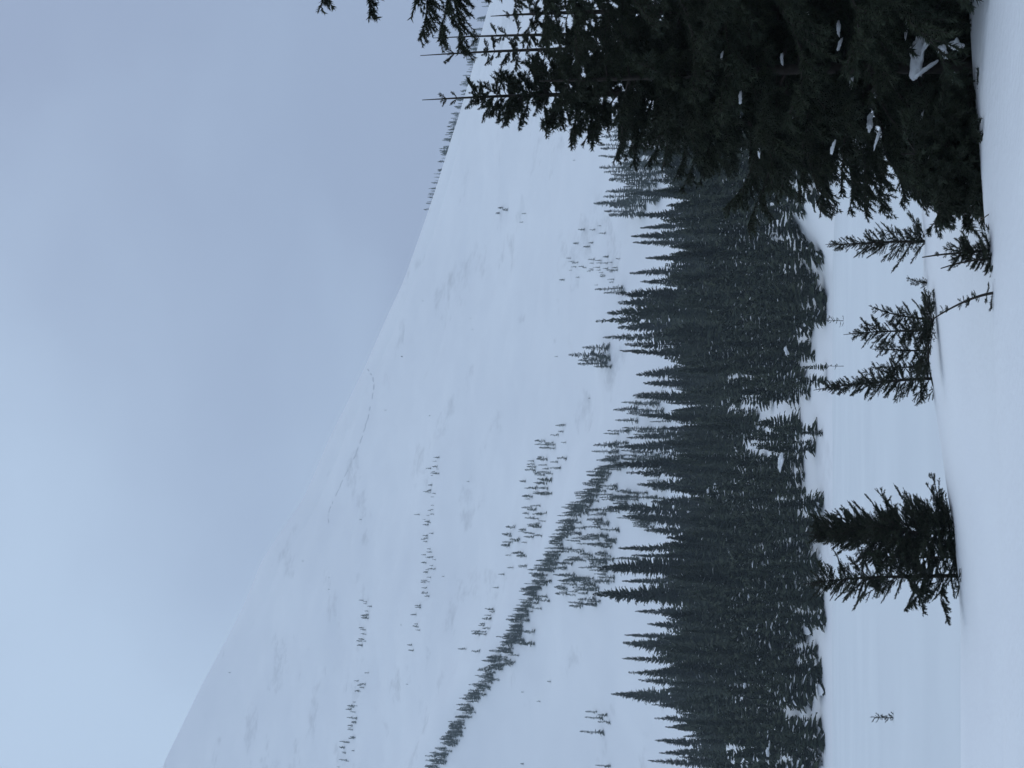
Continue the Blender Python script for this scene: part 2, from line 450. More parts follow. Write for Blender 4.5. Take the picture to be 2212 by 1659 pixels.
def make_branch(name, Ln, style, rng):
    """A branch along +X: stem, side twigs, needles. style: 'stiff' (young fir) or 'droop' (older tree)."""
    wood, green = Soup(), Soup()
    m = 12
    s = np.linspace(0, 1, m)
    if style == 'stiff':
        z = Ln * (0.02 * s + 0.10 * s ** 2.2) ; yb = Ln * 0.05 * np.sin(s * rng.uniform(2, 4) + rng.uniform(0, 6))
    else:
        z = Ln * (0.06 * s - 0.30 * s ** 2 + 0.14 * s ** 4 + s * rng.uniform(.02, .07) * np.sin(s * rng.uniform(5, 10) + rng.uniform(0, 6))); yb = Ln * 0.07 * np.sin(s * rng.uniform(2, 4) + rng.uniform(0, 6))
    yb = yb - yb[0]
    stem = np.stack([Ln * s, yb, z], -1)
    wood.add(*tube(stem, 0.004 + (0.0075 * Ln + 0.001) * (1 - s), 4))
    per = 300; nl, nw = 0.030, 0.0075
    if Ln > 0.8: per = 260; nl, nw = 0.036, 0.010
    if style != 'stiff': per = 280; nl, nw = 0.046, 0.013
    i0 = 1 if style == 'stiff' else 2
    green.add(*needle_tris(stem[i0:], per, nl, nw, rng))
    nt_ = int(7 + 13 * Ln) if style == 'stiff' else int(9 + (15 if style == 'droop' else 24) * Ln)
    for k in range(nt_):
        t = rng.uniform(0.14, 0.96)
        side = 1 if k % 2 else -1
        p0 = np.array([np.interp(t, s, stem[:, j]) for j in range(3)])
        g = unit(np.array([1.0, np.interp(t, s, np.gradient(yb, Ln * s + 1e-9)) * 0.5, np.interp(t, s, np.gradient(z)) / (Ln / m)]))
        ang = math.radians(rng.uniform(34, 62)) * side
        lt = Ln * ((0.42 if style != 'bough' else 0.19) * (1 - t) ** 0.8 + 0.07) * rng.uniform(0.6, 1.15)
        if style == 'bough': lt *= 1.0 + 0.9 * float(vnoise(np.array(t * 7.0), np.array(rng.uniform(0, .2)), 5 + int(Ln * 10)))
        d = np.array([g[0] * math.cos(ang) - g[1] * math.sin(ang), g[0] * math.sin(ang) + g[1] * math.cos(ang), g[2]])
        q = np.linspace(0, 1, 6)[:, None]
        sag = (-0.10 if style == 'stiff' else rng.uniform(-0.75, -0.2)) * lt
        rise = rng.uniform(-0.02, 0.12) * lt if style == 'stiff' else rng.uniform(-0.2, 0.05) * lt
        path = p0 + d * lt * q + np.array([0.18 * lt, 0, 0]) * q ** 2 + np.array([0, 0, 1.0]) * (sag * q ** 2 + rise * q)
        wood.add(*tube(path, 0.0025 + 0.003 * Ln * (1 - q[:, 0]), 3))
        green.add(*needle_tris(path, per, nl, nw, rng))
        if lt > 0.16:
            for j in range(int(lt * (11 if style == 'stiff' else 15))):
                u = rng.uniform(0.15, 0.95); b0 = p0 + d * lt * u + np.array([0.18 * lt, 0, 0]) * u * u + np.array([0, 0, 1.0]) * (sag * u * u + rise * u)
                a2 = ang + math.radians(rng.uniform(35, 60)) * (1 if j % 2 else -1)
                l2 = lt * rng.uniform(0.22, 0.42) * (1.1 - u * 0.6)
                d2 = np.array([math.cos(a2), math.sin(a2), d[2] - (0.05 if style == 'stiff' else 0.55) * rng.uniform(0.3, 1.2)])
                p2 = b0 + unit(d2) * l2 * np.linspace(0, 1, 3)[:, None]
                green.add(*needle_tris(p2, per, nl, nw, rng))
    vw, vg = np.concatenate(wood.v), np.concatenate(green.v)
    fw, fg = np.concatenate(wood.f), np.concatenate(green.f) + len(vw)
    me = mesh_of(name, np.concatenate([vw, vg]), np.concatenate([fw, fg]), M_BARK)
    me.materials.append(M_NEEDLE)
    mi = np.zeros(len(fw) + len(fg), np.int32); mi[len(fw):] = 1
    me.polygons.foreach_set('material_index', mi)
    return me

BR = {}
for style in ('stiff', 'droop', 'bough'):
    for Ln in (0.22, 0.5, 1.0, 1.8):
        if style != 'stiff' and Ln < 0.4: continue
        BR[style, Ln] = [make_branch('branch_%s_%g_%d' % (style, Ln, i), Ln, style, np.random.default_rng(100 + i + int(Ln * 10))) for i in range(5)]

def pick_branch(style, want, rnd):
    sizes = sorted(k[1] for k in BR if k[0] == style)
    best = min(sizes, key=lambda q: abs(math.log(q / want)))
    return rnd.choice(BR[style, best]), want / best

def dry_branch(name, Ln, rng):
    w = Soup(); s = np.linspace(0, 1, 7)
    st = np.stack([Ln * s, Ln * .06 * np.sin(5 * s), -0.12 * Ln * s ** 2], -1)
    w.add(*tube(st, 0.008 * (1 - s) + 0.002, 4))
    for k in range(7):
        t = rng.uniform(.3, .95); p0 = np.array([np.interp(t, s, st[:, j]) for j in range(3)])
        a = rng.uniform(.5, 1.0) * (1 if k % 2 else -1)
        w.add(*tube(p0 + np.array([math.cos(a), math.sin(a), -.2]) * Ln * .25 * (1.1 - t) * np.linspace(0, 1, 3)[:, None], [.003, .002, .001], 3))
    return w.build(name, M_DRY)
DRY = [dry_branch('dry_branch_%d' % i, 0.7, np.random.default_rng(i)) for i in range(3)]

def trunk_mesh(h, r0, bend, seed, leader=0.0):
    rnd = random.Random(seed)
    n = 16; s = np.linspace(0, 1, n)
    path = np.stack([bend[0] * s ** 2 + 0.012 * h * np.sin(s * 5 + rnd.uniform(0, 6)) * s * (1 - s) * 2, bend[1] * s ** 2, h * s - 0.12 * (1 - s)], -1)
    rad = r0 * (1 - s) ** 0.85 + 0.0045
    return mesh_of('trunk', *tri_quads(tube(path, rad, 8)), M_BARK, True), path, s

def tri_quads(vf): return vf[0], np.asarray(vf[1])

def fir(name, label, cat, base, h, R, style='stiff', spacing=0.22, per=5, z0=0.04, leader=0.1, pw=0.85, up=(40, -8), jit=0.22,
        bend=(0, 0), r0=None, seed=1, group=None, inter=1.0, side=None, snow=0.0, rot=None, minlen=0.09, mixed=0.0):
    """A fir: root Empty > trunk, branches (each its own object)."""
    rnd = random.Random(seed)
    t = thing(name, label, cat, base, group, rot)
    tm, path, ps = trunk_mesh(h, r0 or 0.012 * h + 0.012, bend, seed)
    link('trunk', tm, t)
    zz = z0 * h; top = h * (1 - leader)
    nb = 0
    while zz < top:
        f = zz / h
        dens = per if f < 0.9 else max(3, per - 1)
        off = rnd.uniform(0, 6.28)
        for k in range(dens + (rnd.random() < inter * 0.5) * 1 + int(inter > 1.2) * 2):
            az = off + 6.283 * k / dens + rnd.uniform(-.35, .35)
            ln = R * (1 - f) ** pw * rnd.uniform(1 - jit * 1.5, 1 + jit)
            # young firs taper again toward the ground
            ln *= 0.8 + 0.2 * min(1, f / 0.12)
            if side: ln *= side(az, f)
            if ln < minlen: ln = minlen * rnd.uniform(.8, 1.3)
            el = math.radians(up[0] * f ** 0.8 + up[1] * (1 - f ** 0.8) + rnd.gauss(0, 9))
            z = zz + rnd.uniform(-.5, .5) * spacing * 0.8
            z = min(max(z, 0.02), top)
            u = z / h
            p = [float(np.interp(u, ps, path[:, j])) for j in range(3)]
            me, sc = pick_branch('bough' if rnd.random() < mixed and ln > .3 else style, ln, rnd)
            e = Euler((rnd.uniform(-.25, .25), -el, az), 'XYZ')
            link('branch', me, t, p, e, (sc, sc * rnd.choice((-1, 1)) * rnd.uniform(.85, 1.15), sc))
            nb += 1
        zz += spacing * (1.15 - 0.5 * f) * rnd.uniform(0.75, 1.25)
    # tiny whorl on the leader
    for q in (0.35, 0.62):
        z = top + (h - top) * q * 0.8
        for k in range(rnd.choice((2, 3))):
            az = rnd.uniform(0, 6.28); p = [float(np.interp(z / h, ps, path[:, j])) for j in range(3)]
            me, sc = pick_branch('stiff', max(0.06, (h - top) * 0.22), rnd)
            link('branch', me, t, p, Euler((0, -math.radians(rnd.uniform(25, 50)), az)), sc)
    return t

def clump_mesh(seed, a=1.0, b=0.5, c=0.35):
    import bmesh
    bm = bmesh.new(); bmesh.ops.create_icosphere(bm, subdivisions=4, radius=1)
    for v in bm.verts:
        n = float(fbm(np.array(v.co.x * 1.3 + seed * 3.1), np.array(v.co.y * 1.3 + v.co.z * 1.1), seed, 3))
        n2 = float(fbm(np.array(v.co.x * 4.1 + seed), np.array(v.co.y * 3.7 + v.co.z * 4.3), seed + 9, 2))
        k = 1 + 0.95 * n + 0.35 * n2
        z = v.co.z if v.co.z > 0 else v.co.z * 0.55
        v.co = Vector((v.co.x * a * k, v.co.y * b * k, z * c * k - 0.22 * abs(v.co.x) ** 2 * c))
    me = bpy.data.meshes.new('snow_clump'); bm.to_mesh(me); bm.free()
    for p in me.polygons: p.use_smooth = True
    me.materials.append(M_CLUMP)
    return me
CLUMPS = [clump_mesh(i) for i in range(5)]

# ------------------------------------------------------------------ foreground firs on the right
def base_under(X, Y, y):
    p = at_depth(X, Y, y)
    return Vector((p.x, y, ground_at(p.x, y) - 0.06)), p

def tall_fir(label, tipX, tipY, y, R, **kw):
    b, tip = base_under(tipX, tipY, y)
    return fir('fir_tree', label, 'fir tree', b, tip.z - b.z, R, group='tall firs at the edge of the near snow bank', **kw), b, tip

tall_fir('slim fir with bare leader standing alone beside the dark fir mass, full crown', 912, 216, 17.6, 1.75,
         style='bough', spacing=0.19, per=6, leader=0.085, pw=0.85, minlen=0.2, up=(42, -18), seed=11, r0=0.07, inter=1.3, z0=0.1)
tall_fir('thin sparse fir with long bare leader between the slim fir and the tallest fir', 908, 120, 18.6, 1.35,
         style='bough', spacing=0.24, per=4, leader=0.12, pw=1.0, up=(38, -20), seed=12, r0=0.06, inter=0.7, z0=0.1)
tall_fir('thin fir with sparse short twigs just inside the tallest fir', 936, 82, 19.8, 1.35,
         style='bough', spacing=0.26, per=4, leader=0.12, pw=1.0, up=(35, -20), seed=13, r0=0.06, inter=0.6, z0=0.1)
tall_fir('tallest fir, its long drooping boughs reaching in from beyond the frame', 130, -190, 14.6, 2.6,
         style='bough', spacing=0.2, per=6, leader=0.06, pw=0.85, up=(20, -20), seed=14, r0=0.11, inter=1.0, z0=0.06, jit=.2)
E_TREE, E_B, E_T = tall_fir('broad dense fir whose snow-loaded lowest boughs spread over the near snow bank', 1165, 175, 15.8, 1.78,
         style='bough', spacing=0.33, per=6, leader=0.07, pw=0.6, up=(25, -12), seed=15, r0=0.08, inter=0.6, z0=0.07, jit=.42)
tall_fir('dense dark fir pressed between the tallest fir and the broad fir', 1060, 35, 17.0, 1.55,
         style='droop', spacing=0.26, per=4, leader=0.08, pw=0.7, up=(25, -18), seed=16, r0=0.08, inter=.6, z0=0.05)
tall_fir('shorter bushy fir behind the broad fir, hiding the forest', 1330, 275, 20.5, 1.55,
         style='droop', spacing=0.24, per=5, leader=0.09, pw=0.7, up=(30, -15), seed=17, r0=0.07, inter=.6, z0=0.04)
tall_fir('bushy fir filling the gap behind the thin firs', 1240, 95, 21.5, 1.9,
         style='bough', spacing=0.3, per=4, leader=0.08, pw=0.65, up=(28, -15), seed=18, r0=0.08, inter=.5, z0=0.04)

# low bough cushion at the bank crest
b, _ = base_under(2050, 330, 14.6)
fir('fir_sapling', 'low spreading fir cushion under the broad fir, at the bank crest', 'fir sapling', b, 0.75, 0.85, style='droop', spacing=0.08, per=7,
    leader=0.1, pw=0.45, up=(25, -4), seed=21, group='small firs poking out of the snow', inter=1.4, z0=0.1)

# snow on the broad fir's boughs; some lumps imitate snow seen through gaps
def clump(X, Y, y, size, rot, i, tree=E_TREE, stretch=(1, 1, 1)):
    p = at_depth(X, Y, y + (0.45 if size > .12 else 0.26)) - tree.location
    link('snow_clump', CLUMPS[i % 5], tree, p, rot, (size * stretch[0], size * stretch[1], size * stretch[2]))
for args in [(1985, 118, 14.25, 0.17, (0, 0.1, 0.2), 0, (1.25, 1, 1.3)), (2002, 95, 14.3, 0.10, (0, 0.5, 0), 1), (2000, 150, 14.35, 0.08, (0, 0.9, .3), 2, (1.4, .7, .8)),
             (2040, 112, 14.1, 0.07, (0, -0.2, 0), 3, (0.8, .6, 2.0)), (2068, 98, 14.05, 0.07, (0, -0.3, .2), 4, (0.8, .7, 2.6)),
             (2012, 300, 14.7, 0.07, (0, 0.4, 0), 1), (2030, 345, 14.6, 0.11, (0, 0.3, 0), 2, (1.5, 1, 1)), (2012, 350, 14.8, 0.08, (0, 0, 0), 0, (1.5, 1, 1)),
             (2022, 272, 14.7, 0.06, (0, -.4, 0), 3), (1880, 265, 15.0, 0.09, (0, 0.2, 0), 4), (1905, 135, 14.6, 0.07, (0, 0, 0), 2), (1812, 60, 14.9, 0.08, (0, 0, 0), 1),
             (1815, 95, 14.9, 0.06, (0, .3, 0), 0), (1690, 128, 15.0, 0.05, (0, 0, 0), 3), (1940, 12, 14.3, 0.06, (0, 0, 0), 4), (2060, 170, 14.2, 0.05, (0, 0, 0), 2),
             (1600, 210, 15.0, 0.06, (0, 0, 0), 0), (1895, 300, 14.9, 0.07, (0, .3, 0), 1, (1.5, .8, .8)), (1800, 318, 15.1, 0.06, (0, .2, 0), 2), (1990, 262, 14.6, 0.05, (0, .2, 0), 4, (1.7, .8, .7)),
             (1745, 30, 14.8, 0.05, (0, .2, 0), 2), (1960, 60, 14.4, 0.06, (0, .2, 0), 3, (1.5, .8, .8)), (2045, 395, 14.7, 0.06, (0, .4, 0), 1, (1.8, .8, .8)), (1560, 120, 14.9, 0.045, (0, .2, 0), 0), (1840, 180, 14.8, 0.05, (0, .2, 0), 3), (1640, 330, 15.0, 0.05, (0, 0, 0), 1)]:
    clump(*args[:6], E_TREE, *args[6:])

# ------------------------------------------------------------------ small firs on the banks
SG = 'small firs poking out of the snow'
def sapling(label, tip, baseX, y, Rpx, seed, cat='fir sapling', **kw):
    """tip and foot measured in the photograph; y is the distance of the foot."""
    t = at_depth(tip[0], tip[1], y); bt = at_depth(*baseX, y)
    g = ground_at(bt.x, y)
    base = Vector((bt.x, y, g - 0.03))
    h = t.z - base.z
    R = Rpx * K * y / F_PX
    kw.setdefault('style', 'stiff'); kw.setdefault('jit', .34); kw.setdefault('mixed', .12)
    return fir('fir_sapling', label, cat, base, h, R, bend=(t.x - bt.x, 0), seed=seed, group=SG, **kw)

sapling('open fir sapling with tiered branches, nearest the broad dark fir on the middle bank', (1783, 528), (1992, 522), 26.0, 74, 31, spacing=0.13, per=5, leader=0.08, pw=0.75, up=(45, 18), inter=0.5, r0=0.022, z0=0.1)
sapling('three-tipped fir sapling, its second stem leaning toward the open sapling', (1876, 660), (2010, 690), 26.4, 42, 32, spacing=0.10, per=5, leader=0.12, pw=0.6, up=(40, 8), inter=0.8, r0=0.016)
sapling('tallest stem of the bushy fir clump on the middle snow bank', (1822, 723), (2012, 712), 26.2, 62, 33, spacing=0.12, per=5, leader=0.16, pw=0.55, up=(45, 8), inter=0.7, r0=0.018, z0=0.06)
sapling('short fir sapling between the bushy clump and the dense narrow fir', (1884, 754), (2012, 757), 26.5, 46, 34, spacing=0.10, per=5, leader=0.14, pw=0.6, up=(40, 5), inter=0.7, r0=0.014)
sapling('short side stem touching the foot of the dense narrow fir', (1878, 795), (2012, 792), 26.5, 38, 35, spacing=0.10, per=5, leader=0.14, pw=0.6, up=(40, 5), inter=0.7, r0=0.014)
sapling('dense narrow fir sapling with upswept tip reaching the forest edge', (1757, 843), (2016, 818), 26.3, 58, 36, spacing=0.10, per=6, leader=0.12, pw=0.62, up=(48, 5), inter=1.0, r0=0.024, z0=0.05)
sapling('broad bushy fir standing alone on the bank, beside the one-sided fir', (1740, 1150), (2064, 1150), 26.1, 104, 37, spacing=0.09, per=7, leader=0.08, pw=0.52, up=(45, 10), inter=1.3, r0=0.034, z0=0.04)
sapling('one-sided fir with visible trunk and horizontal boughs beside the broad bushy fir', (1735, 1262), (2071, 1243), 26.0, 88, 38, spacing=0.13, per=6, leader=0.1, pw=0.4, up=(25, 6), inter=0.5, r0=0.032, z0=0.05)
sapling('low fir seedling leaning between the broad bushy fir and one-sided fir', (1850, 1203), (2070, 1205), 25.8, 60, 39, spacing=0.10, per=5, leader=0.1, pw=0.5, up=(35, 2), inter=0.9, r0=0.014)
# near bank crest, about thirteen metres off
def crest_y(X, Y):
    d = ray(X, Y); return float(on_plane(X, Y, 1.45).y)
yn = crest_y(2138, 545) + 0.1
sapling('bushy little fir on the near bank crest, long bare leader leaning over', (1992, 556), (2140, 540), yn, 46, 41, spacing=0.045, per=6, leader=0.42, pw=0.35, up=(45, 0), inter=1.3, r0=0.011, z0=0.05, minlen=0.05)
sapling('second bare leader of the little fir cushion on the near crest', (2032, 580), (2139, 556), yn - 0.1, 40, 42, spacing=0.05, per=5, leader=0.4, pw=0.4, up=(45, 0), inter=0.8, r0=0.008, z0=0.05, minlen=0.05)
yn = crest_y(2146, 640) + 0.05
sapling('small bent fir leaning far over on the near bank crest', (2014, 690), (2147, 630), yn, 46, 43, spacing=0.055, per=4, leader=0.3, pw=1.1, up=(30, -12), inter=0.4, r0=0.010, z0=0.06, minlen=0.05)
sapling('tiny fir twig between the open sapling and the bushy clump', (1958, 600), (1997, 612), 25.5, 22, 44, spacing=0.08, per=3, leader=0.2, pw=0.3, up=(60, 35), inter=0.1, r0=0.007, minlen=0.06)
sapling('tiny lone fir sprig out on the open snow, away from all other trees', (1878, 1549), (1912, 1550), 52.0, 15, 45, spacing=0.12, per=4, leader=0.2, pw=0.3, up=(40, 25), inter=0.2, r0=0.012, minlen=0.08)
sapling('tiny dark fir sprig at the forest edge behind the bushy clump', (1768, 692), (1794, 693), 110.0, 12, 46, spacing=0.35, per=5, leader=0.15, pw=0.3, up=(30, 10), inter=0.4, r0=0.02, minlen=0.3)
sapling('thin pale sprig near the forest edge behind the dense narrow fir', (1776, 790), (1795, 791), 110.0, 7, 47, spacing=0.4, per=3, leader=0.2, pw=0.3, up=(30, 10), inter=0.1, r0=0.02, minlen=0.25)

# dark bough lying in the hollow beneath the bushy clump
def lying_bough(label, X, Y, y, Ln, rot, n, seed):
    rnd = random.Random(seed)
    p = at_depth(X, Y, y); g = ground_at(p.x, y)
    t = thing('fallen_bough', label, 'bough', (p.x, y, g + 0.09), None, rot)
    link('stem', mesh_of('bough_stem', *tri_quads(tube(np.stack([np.linspace(-Ln * .5, Ln * .5, 8), np.zeros(8), .03 * np.sin(np.linspace(0, 3, 8))], -1), np.linspace(.014, .004, 8), 6)), M_BARK, True), t)
    for k in range(n):
        me, s_ = pick_branch('stiff', Ln * rnd.uniform(.25, .5), rnd)
        link('branch', me, t, (rnd.uniform(-.5, .35) * Ln, rnd.uniform(-.05, .05), rnd.uniform(-.03, .11)),
             Euler((rnd.uniform(-1, 1), rnd.uniform(-.35, .2), rnd.choice((0, math.pi)) + rnd.uniform(-.7, .7))), s_)
lying_bough('dark fallen bough lying in the snow below the bushy fir clump', 2026, 712, 24.6, 0.95, (0, 0.12, 0.1), 44, 51)

# a bare stick stuck in the near bank
p = on_plane(2128, 462, 1.47)
st = thing('dry_stick', 'bare brown stick poking out of the near snow bank', 'stick', (p.x, p.y, ground_at(p.x, p.y)))
a = np.linspace(0, 1, 6)
link('stick', mesh_of('stick', *tri_quads(tube(np.stack([-0.055 * a + .006 * np.sin(6 * a), 0 * a, 0.10 * a - .02], -1), 0.006 * (1 - .5 * a), 6)), M_DRY, True), st)
link('twig', mesh_of('twig', *tri_quads(tube(np.stack([-0.03 - 0.0 * a, 0 * a, 0.05 + .035 * a], -1), 0.003 * (1 - .5 * a), 5)), M_DRY, True), st)

# ------------------------------------------------------------------ forest at the mountain's foot
def far_crown(h, R, rng, dz=0.45, nb=7, blades=5, snow_share=0.06, fat=1.0):
    g, s = Soup(), Soup()
    z = 0.02 * h
    while z < h * 0.985:
        f = z / h
        for k in range(nb if f < .88 else max(4, nb // 2)):
            az = rng.uniform(0, 6.283)
            ln = (R * (1 - f) ** 0.85 + 0.14) * rng.uniform(0.5, 1.15) * (0.8 + 0.2 * min(1, f / .1))
            slope = (0.7 * f - 0.45 * (1 - f)) + rng.uniform(-.18, .18)
            ca, sa = math.cos(az), math.sin(az)
            q = np.linspace(0, 1, 4)
            rr = ln * q; zz = z + ln * (slope * q - 0.30 * (1 - f) * q * q)
            c = np.stack([rr * ca, rr * sa, zz], -1)
            lat = np.array([-sa, ca, 0])
            w = (0.14 + 0.15 * ln) * fat * np.array([0.7, 1.0, 0.75, 0.06])[:, None]
            drop = np.array([0, 0, -1]) * w * rng.uniform(.5, 1.2)
            Lf, Rt = c + lat * w + drop, c - lat * w + drop
            V = np.stack([Lf, c, Rt], 1).reshape(-1, 3); F = []
            for i in range(3):
                a0, b0 = 3 * i, 3 * i + 3
                F += [(a0, b0, b0 + 1), (a0, b0 + 1, a0 + 1), (a0 + 1, b0 + 1, b0 + 2), (a0 + 1, b0 + 2, a0 + 2)]
            g.add(V, F)
            for i in range(blades):
                u = rng.uniform(.25, 1); p0 = np.array([np.interp(u, q, c[:, j]) for j in range(3)])
                sd = rng.choice((-1, 1)); lb = (ln * rng.uniform(.18, .38) + .08)
                d = unit(np.array([ca, sa, 0]) * .6 + lat * sd * .8 + np.array([0, 0, -0.7 + .6 * f]))
                n_ = np.array([ca, sa, .2]) * lb * .26
                g.add([p0 - n_, p0 + n_, p0 + d * lb], [(0, 1, 2)])
            if rng.random() < snow_share * (1.7 - 1.6 * f) and ln > .5:
                w2 = w * rng.uniform(.3, 1.05); up = np.array([0, 0, .06])
                a_, b_, c_ = c[1:3] + up + lat * w2[1:3], c[1:3] + up * 2.2, c[1:3] + up - lat * w2[1:3]
                V2 = np.concatenate([a_, b_, c_, c[3:4] * .6 + c[2:3] * .4 + up, c[1:2] * .6 + c[0:1] * .4 + up])
                s.add(V2, [(0, 1, 3), (0, 3, 2), (2, 3, 5), (2, 5, 4), (1, 6, 3), (3, 6, 5), (0, 2, 7), (2, 4, 7)])
        z += dz * rng.uniform(.7, 1.2) * (1.1 - .5 * f)
    if s.n == 0: s.add([(0, 0, h * .3), (.2, 0, h * .3), (.1, .2, h * .3)], [(0, 1, 2)])
    return g, s

def crown_mesh(g, s, mat):
    vg, fg = np.concatenate(g.v), np.concatenate(g.f)
    vs_, fs_ = np.concatenate(s.v), np.concatenate(s.f) + len(vg)
    me = mesh_of('crown', np.concatenate([vg, vs_]), np.concatenate([fg, fs_]), mat)
    me.materials.append(M_CLUMP)
    mi = np.zeros(len(fg) + len(fs_), np.int32); mi[len(fg):] = 1
    me.polygons.foreach_set('material_index', mi)
    return me

def far_trunk(h):
    s = np.linspace(0, 1, 6)
    return mesh_of('trunk', *tri_quads(tube(np.stack([0 * s, 0 * s, h * s - .4 * (1 - s)], -1), .012 * h * (1 - s) + .012, 6)), M_BARK, True)

FOREST_V = []
for i in range(12):
    rng = np.random.default_rng(300 + i)
    h = 20.0; R = (2.4, 2.8, 3.1, 2.1, 3.4, 2.6)[i % 6]
    g, s = far_crown(h, R, rng, .34 + .07 * (i % 3), (9, 7, 10, 6)[i % 4], 6, (0.0, 0.02, 0.05, 0.0, 0.015, 0.09)[(i * 5) % 6])
    FOREST_V.append((h, far_trunk(h), crown_mesh(g, s, M_FOREST)))
SHRUB_V = []
for i in range(8):
    rng = np.random.default_rng(400 + i)
    h = 7.0; R = (1.3, 1.6, 1.1, 1.9)[i % 4]
    g, s = far_crown(h, R, rng, .30, (8, 6, 9)[i % 3], 6, (0.03, 0.12, 0.34, 0.07)[i % 4])
    SHRUB_V.append((h, far_trunk(h), crown_mesh(g, s, M_FOREST)))

def forest_tree(x, y, h, label, group, kind, rnd, wide=1.0):
    V = FOREST_V if kind == 'tall' else SHRUB_V
    h0, tm, cm = V[rnd.randrange(len(V))]
    k = h / h0
    t = thing('spruce_tree', label, 'spruce', (x, y, float(mount_z(x, y)) - 0.15), group)
    t.rotation_euler = (rnd.gauss(0, .03), rnd.gauss(0, .03), rnd.uniform(0, 6.28))
    w = k * wide * rnd.uniform(.78, 1.22)
    t.scale = (w, w, k)
    link('trunk', tm, t); link('crown', cm, t)
    return t

rnd = random.Random(5)
TAKEN = []
def free(x, y, r):
    for (a, b, q) in TAKEN:
        if (a - x) ** 2 + (b - y) ** 2 < (r + q) ** 2 * .25 * 4 * .5: return False
    return True

ZONES = [(-900, 440, 'beside the dark foreground firs'), (440, 600, 'behind the open fir sapling'), (600, 775, 'behind the bushy fir clump'),
         (775, 875, 'behind the dense narrow fir'), (875, 1060, 'around the small snowy clearing'), (1060, 1225, 'behind the broad bushy fir'),
         (1225, 1400, 'behind the one-sided fir'), (1400, 1520, 'facing the empty open snow'), (1520, 9000, 'behind the lone sprig')]
def zone(Y):
    for i_, (a_, b_, t_) in enumerate(ZONES):
        if a_ <= Y < b_: return i_, t_
NUM = 'one two three four five six seven eight nine ten eleven twelve'.split()
ORD = 'first second third fourth fifth sixth seventh eighth ninth tenth eleventh twelfth'.split()

SPIRES = [(1369, 465), (1379, 485), (1359, 509), (1364, 529), (1356, 583), (1326, 643), (1329, 652), (1306, 668), (1283, 680), (1299, 728),
          (1334, 772), (1371, 800), (1362, 860), (1321, 997), (1308, 1104), (1403, 1087), (1387, 1147), (1289, 1213), (1278, 1279), (1286, 1291), (1368, 1316),
          (1395, 1351), (1345, 1372), (1341, 1403), (1338, 1422), (1354, 1454), (1330, 1499), (1316, 1511), (1411, 1548), (1433, 1572), (1411, 1602), (1395, 1646),
          (1355, 420), (1400, 395), (1345, 340), (1330, 960), (1350, 1020), (1370, 1050), (1340, 1130), (1330, 1180), (1340, 1250), (1385, 830), (1330, 700), (1345, 745),
          (1390, 560), (1380, 610), (1375, 900), (1350, 935), (1420, 1620), (1405, 1525), (1375, 1475), (1380, 1385), (1335, 1230), (1360, 1200)]
SPIRES.sort(key=lambda q: q[1])
for i, (X, Y) in enumerate(SPIRES):
    best = None
    for tr in range(40):
        y = rnd.uniform(250, 415)
        p = at_depth(X, Y, y); h = p.z - float(mount_z(p.x, y))
        sc_ = abs(h - rnd.uniform(20, 28)) + (0 if free(p.x, y, 1.6) else 20)
        if best is None or sc_ < best[0]: best = (sc_, p.x, y, h)
    _, x, y, h = best
    if X in (1321, 1289, 1403): wide = 1.3
    else: wide = rnd.uniform(.75, 1.05)
    TAKEN.append((x, y, 2.2))
    zi, zt = zone(Y)
    mates = [q for q in SPIRES if zone(q[1])[0] == zi]
    k = mates.index((X, Y))
    lab = '%s of %s spruce spires %s, counting from the dark foreground firs' % (ORD[k], NUM[len(mates) - 1], zt)
    if zi == 0: lab = '%s of %s spruce spires %s, counting away from them' % (ORD[k], NUM[len(mates) - 1], zt)
    forest_tree(x, y, h, lab, 'spruce spires above the forest top', 'tall', rnd, wide)

# canopy limit measured along the forest top (where the solid dark begins)
CAN_Y = [-60, 300, 380, 460, 560, 640, 720, 820, 900, 980, 1080, 1160, 1210, 1300, 1400, 1500, 1560, 1600, 1660, 1760]
CAN_X = [1380, 1410, 1415, 1435, 1430, 1410, 1405, 1435, 1440, 1415, 1465, 1450, 1400, 1440, 1400, 1420, 1465, 1470, 1465, 1465]

def grove(count, y_of, half, h_of, kind, gap, noun, grp, wr, limit=True, tries_max=12000):
    n = tries = 0
    while n < count and tries < tries_max:
        tries += 1
        y = y_of(); x = rnd.uniform(-half, half) * y
        g = float(mount_z(x, y))
        if g < 0.35: continue
        bx, by = pix(x, y, g)
        if 872 < by < 912 and bx > 1640: continue
        if 985 < by < 1060 and bx > 1738: continue
        if 912 < by < 990 and 1660 < bx < 1700: continue
        if not free(x, y, gap): continue
        h = h_of(y)
        if limit:
            px, py = pix(x, y, g + h)
            lim = float(np.interp(py, CAN_Y, CAN_X)) + rnd.uniform(-15, 40)
            if px < lim:
                h = EYE.z + ray(lim, py).z * y - g
                if h < 6: continue
        TAKEN.append((x, y, gap)); n += 1
        zi, zt = zone(by)
        forest_tree(x, y, float(h), noun + ' ' + zt, grp + ' ' + zt, kind, rnd, rnd.uniform(*wr))
    return n

n1 = grove(92, lambda: rnd.uniform(152, 186), .26, lambda y: rnd.uniform(2.0, 7.5), 'small', 1.2, 'short spruce in the front row of the forest edge', 'short spruces along the forest edge', (.9, 1.35), False)
n2 = grove(150, lambda: 172 + 200 * rnd.random() ** 1.5, .262, lambda y: rnd.uniform(11, 22) * (0.6 + .4 * float(sstep(165, 250, y))), 'tall', 2.3,
           'dark tall spruce inside the dense forest', 'tall spruces of the dense forest', (.95, 1.3))
print('forest', n1, n2)

